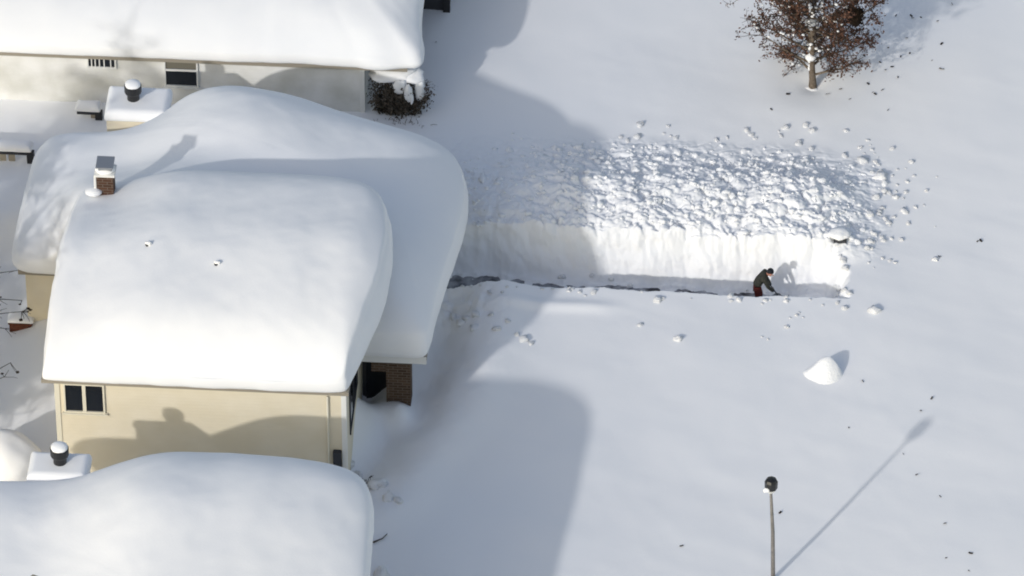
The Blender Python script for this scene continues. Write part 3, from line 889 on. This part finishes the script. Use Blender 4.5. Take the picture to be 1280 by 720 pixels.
def sk(names, edges, rad, name, m, sub=1):
    idx = {n_: i for i, n_ in enumerate(names)}
    return skin_mesh(name, [J[n_] for n_ in names], [(idx[a_], idx[b_]) for a_, b_ in edges], [rad[n_] for n_ in names], m, per, 0, sub)


names = ['pelvis', 'waist', 'chest', 'neck', 'headb', 'head', 'crown', 'hipl', 'kneel', 'anklel', 'toel', 'hipr', 'kneer', 'ankler', 'toer', 'shol', 'elbl', 'wril', 'shor', 'elbr', 'wrir']
eds = [('pelvis', 'waist'), ('waist', 'chest'), ('chest', 'neck'), ('neck', 'headb'), ('headb', 'head'), ('head', 'crown')]
for n_ in 'lr':
    eds += [('pelvis', 'hip' + n_), ('hip' + n_, 'knee' + n_), ('knee' + n_, 'ankle' + n_), ('ankle' + n_, 'toe' + n_), ('chest', 'sho' + n_), ('sho' + n_, 'elb' + n_), ('elb' + n_, 'wri' + n_)]
rad = {n_: .05 for n_ in names}
rad.update({'pelvis': .12, 'waist': .12, 'chest': .14, 'neck': .05, 'headb': .075, 'head': .095, 'crown': .075, 'hipl': .085, 'hipr': .085, 'kneel': .06, 'kneer': .06, 'anklel': .042, 'ankler': .042, 'toel': .035, 'toer': .035,
            'shol': .07, 'shor': .07, 'elbl': .045, 'elbr': .045, 'wril': .032, 'wrir': .032})
# hands: palm, four fingers and a thumb curled round the shaft
shaft_a = Vector((.22, .20, 1.06)); shaft_b = Vector((.98, -.16, .10))
sd = (shaft_b - shaft_a).normalized()
br_ = {k_: (v_ if k_ in ('headb', 'head', 'crown', 'neck') else v_ * .62) for k_, v_ in rad.items()}
body = sk(names, eds, br_, 'body', M['skin'])
# face: nose, chin, ears
hc_ = Vector(J['head'])
MB().lump(hc_ + Vector((.075, 0, -.07)), .022, .1, 2, (1, .8, 1.2), 1).build('nose', M['skin'], per, True)
for s_ in (1, -1):
    MB().lump(hc_ + Vector((-.005, .098 * s_, -.01)), .028, .1, 2, (.8, .4, 1.1), 2).build('ear', M['skin'], per, True)
jr = dict(rad); jr.update({'pelvis': .168, 'waist': .165, 'chest': .175, 'neck': .085, 'shol': .095, 'shor': .095, 'elbl': .068, 'elbr': .068, 'wril': .05, 'wrir': .05})
sk(['pelvis', 'waist', 'chest', 'neck', 'shol', 'elbl', 'wril', 'shor', 'elbr', 'wrir'],
   [('pelvis', 'waist'), ('waist', 'chest'), ('chest', 'neck'), ('chest', 'shol'), ('shol', 'elbl'), ('elbl', 'wril'), ('chest', 'shor'), ('shor', 'elbr'), ('elbr', 'wrir')], jr, 'jacket', M['jacket'])
tr_ = dict(rad); tr_.update({'pelvis': .13, 'hipl': .12, 'hipr': .12, 'kneel': .088, 'kneer': .088, 'anklel': .07, 'ankler': .07})
sk(['pelvis', 'hipl', 'kneel', 'anklel', 'hipr', 'kneer', 'ankler'],
   [('pelvis', 'hipl'), ('hipl', 'kneel'), ('kneel', 'anklel'), ('pelvis', 'hipr'), ('hipr', 'kneer'), ('kneer', 'ankler')], tr_, 'trousers', M['trouser'])
for n_ in 'lr':
    a_, t_, k_ = Vector(J['ankle' + n_]), Vector(J['toe' + n_]), Vector(J['knee' + n_])
    up_ = a_.lerp(k_, .80)
    skin_mesh('boot', [up_, a_.lerp(k_, .3), (a_.x - .02, a_.y, .06), (t_.x + .05, t_.y, .05)], [(0, 1), (1, 2), (2, 3)], [.098, .085, .07, .052], M['boot'], per, 0, 1)
ht = MB()
prof = [(.112, -.02), (.118, .02), (.112, .06), (.085, .11), (.04, .14)]
ht.lathe(prof, 14)
hat = ht.build('knit_hat', M['boot'], per, True)
hat.location = Vector(J['head']) + Vector((-.02, .035, .03)); hat.rotation_euler = (R(-20), R(4), 0)
per.scale = (1.02,) * 3
for n_ in 'lr':
    wv = Vector(J['wri' + n_]); t_ = ((wv - shaft_a).dot(sd)); on = shaft_a + sd * t_
    gl = MB(); pd = (on - wv)
    gl.lump(wv.lerp(on, .45), .048, .1, 2, (1, 1, 1), 4)
    g1 = sd.orthogonal().normalized(); g2 = sd.cross(g1)
    side = (wv - on).normalized(); tang = sd.cross(side).normalized()
    for k in range(4):
        o_ = on + sd * (.024 * (k - 1.5)); rr = .030 - .002 * abs(k - 1)
        gl.tube([o_ + (side * math.cos(t2) + tang * math.sin(t2)) * rr for t2 in np.linspace(0.2, 4.2 + .2 * (k == 1), 7)], [.011, .012, .011, .011, .010, .009, .007], 6)
    gl.tube([wv.lerp(on, .4)] + [on + sd * -.05 + (side * math.cos(t2) - tang * math.sin(t2)) * .031 for t2 in np.linspace(0.2, 2.4, 5)], [.014, .013, .013, .012, .010, .008], 6)
    gl.build('glove', M['boot'], per, True)

shv = empty('snow_shovel', (pxx, pY, FLOOR)); shv.scale = (1.02,) * 3
tag(shv, 'black snow shovel held by the bending person in the trench', 'shovel')
MB().tube([shaft_a, shaft_b], .019, 10).build('shaft', M['plastic'], shv, True)
gp = MB(); g1 = Vector((0, 1, 0)); e0 = shaft_a - sd * .02
gp.tube([shaft_a, e0 + g1 * .06 - sd * .03, e0 + g1 * .06 - sd * .11, e0 - g1 * .06 - sd * .11, e0 - g1 * .06 - sd * .03, shaft_a], .013, 8)
gp.build('grip', M['plastic'], shv, True)
bl = MB(); nn = 9
bx = sd; by_ = Vector((0, 1, 0)); by_ = (by_ - bx * by_.dot(bx)).normalized(); bz = bx.cross(by_)
vs = []
for lay in (0, .012):
    for i in range(6):
        for k in range(nn):
            s_ = (k / (nn - 1) - .5); vs.append(shaft_b - bx * .05 + bx * (.36 * i / 5) + by_ * (.46 * s_) + bz * (-.16 * s_ * s_ * 1.6 + .05 * (i / 5) ** 2 + lay))
fs = []
ly = 6 * nn
for i in range(5):
    for k in range(nn - 1):
        a_ = i * nn + k; fs.append((a_, a_ + 1, a_ + nn + 1, a_ + nn)); fs.append((ly + a_ + nn, ly + a_ + nn + 1, ly + a_ + 1, ly + a_))
rim = [k for k in range(nn)] + [i * nn + nn - 1 for i in range(1, 6)] + [5 * nn + k for k in range(nn - 2, -1, -1)] + [i * nn for i in range(4, 0, -1)]
for a_, b_ in zip(rim, rim[1:] + rim[:1]): fs.append((a_, a_ + ly, b_ + ly, b_))
MB().add(vs, fs).build('blade', M['plastic'], shv, True)

# ------------------------------------------------------------------ small things in the yard
# mound of snow over something buried
mp = P(1028, 478, 0.0)
mb = MB()
n = 48
ring = []
for i in range(14):
    t = i / 13
    for k in range(n):
        w_ = 2 * math.pi * k / n
        rx = .69 + .03 * math.cos(2 * w_ + .6) + .05 * math.sin(3 * w_)
        rho = (1 - t) ** .85; rr = rx * rho
        z = -.06 + .60 * (0.5 + 0.5 * math.cos(math.pi * rho)) ** .62
        mb.v.append((rr * math.cos(w_) + .20 * t, rr * .70 * math.sin(w_) + .30 * t, z + .16 * (1 - rho) * rho * 4 * mnoise.noise(Vector((rr * math.cos(w_) * 2.2, rr * math.sin(w_) * 2.2, 1)))))
for i in range(13):
    for k in range(n):
        k2 = (k + 1) % n; mb.f.append((i * n + k, i * n + k2, (i + 1) * n + k2, (i + 1) * n + k))
mb.f.append(tuple(range(n))[::-1])
mnd = mb.build('snow_mound', M['rough_snow'], None, True); mnd.location = (mp.x, mp.y + .35, gz(mp.x, mp.y + .35))
tag(mnd, 'single peaked snow mound over something buried in the smooth yard', 'snow mound')

# dark thing under a snow cap at the right end of the pile
q = P(1050, 306, 0.45) + Vector((0, .45, 0))
bz0 = gz(q.x, q.y)
bo = empty('buried_box', (q.x, q.y, bz0))
tag(bo, 'small dark box showing under its snow cap at the right end of the pile', 'box')
MB().box(-.22, .22, -.16, .22, -.6, .17, .03).build('box', M['box_grey'], bo)
sn = MB(); sn.lump((-.03, .10, .24), .34, .25, 3, (1.1, .85, .42), 4); sn.build('snow_cap', M['rough_snow'], bo, True)

# reddish brown board box at left edge
q = P(12, 415, -.72); q2 = P(40, 416, -.72)
bx_ = empty('wooden_box', ((q.x + q2.x) / 2, q.y, -.75))
tag(bx_, 'reddish brown wooden box under snow beside the cream wall at the left edge', 'wooden box')
hw = (q2.x - q.x) / 2
MB().box(-hw, hw, 0, .45, -.3, .36, .02).build('box', M['rust_wood'], bx_)
MB().box(-hw - .03, hw + .03, -.03, .48, .36, .41, .01).build('rim', M['rust_wood'], bx_)
roof_snow('snow_cap', rrect(-hw - .05, hw + .05, -.0, .5, .1), .412, .16, 0.0, (0, .23), bx_, r=.25, e0=.5, bulge=.02, n=100, nr=16, namp=.01)

# snow-capped fence pieces
def fence(px0, px1, py, z, label, hgt=.30, boards=7, seed=0):
    a_ = P(px0, py, z); b_ = P(px1, py, z)
    L_ = b_.x - a_.x
    f_ = empty('snowy_fence', (a_.x, (a_.y + b_.y) / 2, z))
    tag(f_, label, 'fence')
    MB().box(0, L_, -.03, .03, -.06, .02).build('rail', M['box_grey'], f_)
    random.seed(seed)
    for i in range(boards):
        x = L_ * (i + .5) / boards
        if random.random() < .75: MB().box(x - L_ / boards * .36, x + L_ / boards * .36, .031, .055, -hgt - 1.2, .0).build('board', M['fascia'], f_)
    MB().box(L_ - .24, L_ + .0, -.08, .12, -1.5, .07).build('post', M['black_metal'], f_)
    roof_snow('snow_cap', rrect(-.05, L_ - .08, -.06, .42, .12), .075, .24, 0.0, (L_ / 2, .18), f_, r=.24, e0=.4, bulge=.02, n=160, nr=16, namp=.03, onoise=.06)
    return f_


fence(-60, 43, 190, 0.35, 'snow capped dark fence top behind the cream house at the left edge', .2, 9, 1)
fence(96, 128, 141, 0.25, 'short snow capped fence between boxed chimney and white wall', .2, 4, 2)

# twigs by the near house
def twig(pts_px, label, name='fallen_branch', z0=0.05):
    ps = [P(*p_, 0) for p_ in pts_px]
    ps = [Vector((p_.x, p_.y, gz(p_.x, p_.y) + z0)) for p_ in ps]
    b_ = MB(); b_.tube(ps, [.035, .028, .018, .010][:len(ps)], 6)
    m_ = ps[len(ps) // 2]
    b_.tube([m_, m_ + Vector((.15, .12, .12))], [.012, .006], 5)
    o_ = b_.build(name, M['twig'], None, False, origin=tuple(ps[0])); tag(o_, label, 'branch')
twig([(455, 681), (468, 679), (478, 675), (484, 670)], 'thin dark branch lying on shaded snow right of the nearest roof')
sc = P(455, 596, 0); sc.z = gz(sc.x, sc.y)
b_ = MB(); random.seed(3)
for k in range(22):
    pth = branch_path((random.gauss(0, .2), random.gauss(0, .15), -.1), (random.gauss(0, .6), random.gauss(0, .6), 1), random.uniform(.25, .5), 3, .3)
    b_.tube(pth, [.012, .010, .008, .006], 4)
    for g_ in range(3): leaf_quad(b_, pth[-1] + Vector((random.gauss(0, .05), random.gauss(0, .05), 0)), .03)
o_ = b_.build('buried_shrub', M['twig']); o_.location = sc
tag(o_, 'twiggy top of a buried shrub between the nearest roof and cream wall corner', 'shrub')

# ------------------------------------------------------------------ loose snow
ck = MB(); random.seed(21)
placed = 0
xs = rng.uniform(XL - 1, XR + 1.6, 9000); ys = rng.uniform(Y0 + 2.75, Y0 + 8.6, 9000)
ms = pile_mask(xs, ys); hs = ground_h(xs, ys)
for x, y, m_, h_ in zip(xs, ys, ms, hs):
    if random.random() < (0.20 + .10 * (m_ < .5)) * min(1, m_ * 2.6) * (0.55 + 0.45 * float(sstep(P(640, 250).x, P(770, 250).x, x))):
        r_ = min(.15, random.lognormvariate(math.log(.055), .45))
        ck.lump((x, y, h_ + r_ * .0), r_, .7, 1 if r_ < .07 else 2, (random.uniform(.8, 1.4), random.uniform(.8, 1.2), random.uniform(.6, .9)), placed); placed += 1
o_ = ck.build('thrown_snow', M['rough_snow'], None, True)
tag(o_, 'mass of loose snow chunks thrown up along the far side of the trench', 'snow pile', kind='stuff')

chunk_px = [(800, 155, 5), (794, 171, 4), (784, 177, 3), (838, 169, 2), (980, 163, 4), (941, 167, 2.5), (998, 180, 4.5), (1016, 187, 4), (1051, 196, 4), (1076, 203, 6), (1097, 203, 3), (1100, 220, 7), (1072, 184, 3), (898, 175, 3),
            (1113, 240, 3), (1135, 238, 3), (1157, 239, 3), (1144, 262, 3), (1128, 246, 2), (1090, 250, 5), (1086, 268, 5), (1105, 262, 3), (1118, 270, 2.5), (1174, 321, 4), (1090, 292, 4), (1105, 300, 3), (1112, 325, 3), (1084, 312, 4),
            (1103, 316, 2.5), (1093, 391, 6), (1088, 387, 4), (1056, 381, 4), (1045, 378, 3), (984, 405, 5), (980, 410, 4), (993, 396, 4), (1000, 391, 3), (955, 427, 3.5), (951, 424, 2.5), (990, 400, 3), (1003, 397, 2),
            (655, 425, 5), (660, 430, 4), (648, 420, 3), (622, 411, 4), (634, 402, 3), (612, 395, 3), (823, 377, 5), (830, 373, 4), (790, 360, 4), (762, 352, 3), (698, 352, 4), (742, 355, 3),
            (455, 612, 6), (470, 604, 8), (490, 622, 7), (498, 628, 6), (440, 585, 8), (446, 594, 6), (484, 608, 5), (478, 716, 9), (848, 424, 6), (803, 404, 3), (585, 400, 5), (600, 392, 6), (575, 408, 6), (592, 412, 5), (566, 396, 5)]
random.seed(17)
for _ in range(46):
    a_ = random.uniform(-1.25, 1.45); d_ = 20 + abs(random.gauss(0, 38))
    chunk_px.append((1075 + d_ * math.cos(a_) * 1.0, 255 + 75 * math.sin(a_) * random.uniform(.7, 1.2), min(7, random.lognormvariate(.75, .5))))
for _ in range(34):
    t_ = random.random(); chunk_px.append((565 + 490 * t_, 354 + 21 * t_ + random.uniform(-1, 7), random.choice((1.5, 2, 2, 2.5, 3.5))))
for _ in range(14): chunk_px.append((1056 + random.gauss(0, 6), random.uniform(318, 380), random.choice((2, 3, 4, 5))))
for _ in range(16): chunk_px.append((random.uniform(770, 1060), 172 - abs(random.gauss(0, 7)), random.choice((2, 2.5, 3, 4))))
proto = []
for i in range(6):
    b_ = MB().lump((0, 0, 0), 1, .6, 2, (1.2, 1, .7), i * 7 + 2)
    me = None
    proto.append(b_)
meshes = []
random.seed(4)
for i, (px, py, s_) in enumerate(chunk_px):
    k = i % 6
    px += random.gauss(0, 2.5); py += random.gauss(0, 2)
    p = P(px, py, 0); z = gz(p.x, p.y); p = P(px, py, z); z = gz(p.x, p.y)
    if i < 6:
        o_ = proto[k].build('snow_chunk', M['rough_snow'], None, True); meshes.append(o_)
    else:
        o_ = meshes[k].copy(); col.objects.link(o_)
    r_ = s_ / 38 * random.uniform(.85, 1.2) * .95 * (.55 if 940 < px < 1010 and 385 < py < 435 else 1)
    o_.scale = (r_, r_, r_); o_.rotation_euler = (0, 0, random.uniform(0, 6.28)); o_.location = (p.x, p.y, z + r_ * .2)
    near_trench = py < 390 and px > 1030 or py < 330
    if py < 345: lb_, gp_ = 'loose white snow lump scattered on smooth snow around the edge of the thrown pile', 'loose snow lumps around the pile'
    elif px > 560: lb_, gp_ = 'loose white snow lump on smooth snow on the near side of the trench', 'loose snow lumps on the near side of the trench'
    else: lb_, gp_ = 'fallen snow clump in the shade beside the nearest roof', 'fallen snow clumps beside the nearest roof'
    tag(o_, lb_, 'snow lump', gp_)

leaf_px = [(964, 137), (1091, 116), (1094, 118), (1103, 113), (1100, 78), (1107, 88), (1126, 71), (1137, 67), (1175, 86), (1178, 87), (1165, 76), (1139, 20), (1141, 23), (1151, 22), (1133, 48), (1085, 105), (1110, 138), (1062, 124), (1051, 112),
           (1222, 302), (1226, 301), (1174, 321), (1078, 477), (1151, 514), (1061, 535), (1129, 568), (1146, 594), (1175, 621), (1181, 655), (1213, 692), (1183, 698), (1211, 714), (975, 641), (852, 683), (1165, 498), (1172, 27), (1190, 6), (1110, 60),
           (1122, 97), (1090, 90), (1080, 70), (1115, 84), (985, 118), (1035, 118), (1120, 20), (1177, 55), (545, 53)]
lm = MB()
lm.add([(-1, 0, .1), (-.5, -.55, .25), (.1, -.35, .1), (.5, -.6, .4), (1.1, 0, .2), (.5, .55, .35), (.1, .3, .15), (-.5, .5, .3)], [(0, 1, 2, 6, 7), (2, 3, 4, 5, 6)])
lm.add([(-1, 0, .04), (-.5, -.55, .19), (.1, -.35, .04), (.5, -.6, .34), (1.1, 0, .14), (.5, .55, .29), (.1, .3, .09), (-.5, .5, .24)], [(7, 6, 2, 1, 0), (6, 5, 4, 3, 2)])
l0 = lm.build('fallen_leaf', M['nest'])
random.seed(9)
for i, (px, py) in enumerate(leaf_px):
    p = P(px, py, 0); z = gz(p.x, p.y); p = P(px, py, z)
    o_ = l0 if i == 0 else l0.copy()
    if i: col.objects.link(o_)
    s_ = random.uniform(.045, .085)
    o_.scale = (s_, s_, s_); o_.location = (p.x, p.y, gz(p.x, p.y) + .015); o_.rotation_euler = (random.gauss(0, .5), random.gauss(0, .5), random.uniform(0, 6.28))
    tag(o_, 'single dark dead leaf lying on the open snow', 'leaf', 'dead leaves scattered over the snow')

# ------------------------------------------------------------------ light
ELEV = R(24.2)
sd_ = bpy.data.lights.new('sun', 'SUN'); sun = bpy.data.objects.new('sun', sd_); col.objects.link(sun)
tr3 = Vector((SUNH.x * math.cos(ELEV), SUNH.y * math.cos(ELEV), -math.sin(ELEV)))
sun.rotation_euler = tr3.to_track_quat('-Z', 'Y').to_euler()
sun.location = (-20, -40, 40)
sd_.energy = 2.0; sd_.angle = R(1.4); sd_.color = (1.0, 0.965, 0.915)
wld = bpy.data.worlds.new('World'); scene.world = wld; wld.use_nodes = True
N = wld.node_tree.nodes; L = wld.node_tree.links
bg = N['Background']
sky = N.new('ShaderNodeTexSky'); sky.sky_type = 'NISHITA'; sky.sun_disc = False
sky.sun_elevation = ELEV; sky.sun_rotation = math.atan2(-SUNH.x, -SUNH.y) % (2 * math.pi)
sky.air_density = 1.6; sky.dust_density = 2.0; sky.ozone_density = 1.0
hs_ = N.new('ShaderNodeHueSaturation'); hs_.inputs['Hue'].default_value = 0.516; hs_.inputs['Saturation'].default_value = 0.86
L.new(sky.outputs[0], hs_.inputs['Color']); L.new(hs_.outputs[0], bg.inputs['Color'])
bg.inputs['Strength'].default_value = 0.15

vs_ = scene.view_settings
vs_.view_transform = 'Standard'; vs_.look = 'None'; vs_.gamma = 1; vs_.use_curve_mapping = False
vs_.exposure = -0.07
scene.cycles.max_bounces = 6
scene.cycles.diffuse_bounces = 4
scene.cycles.pixel_filter_type = 'BLACKMAN_HARRIS'
scene.cycles.filter_width = 1.9
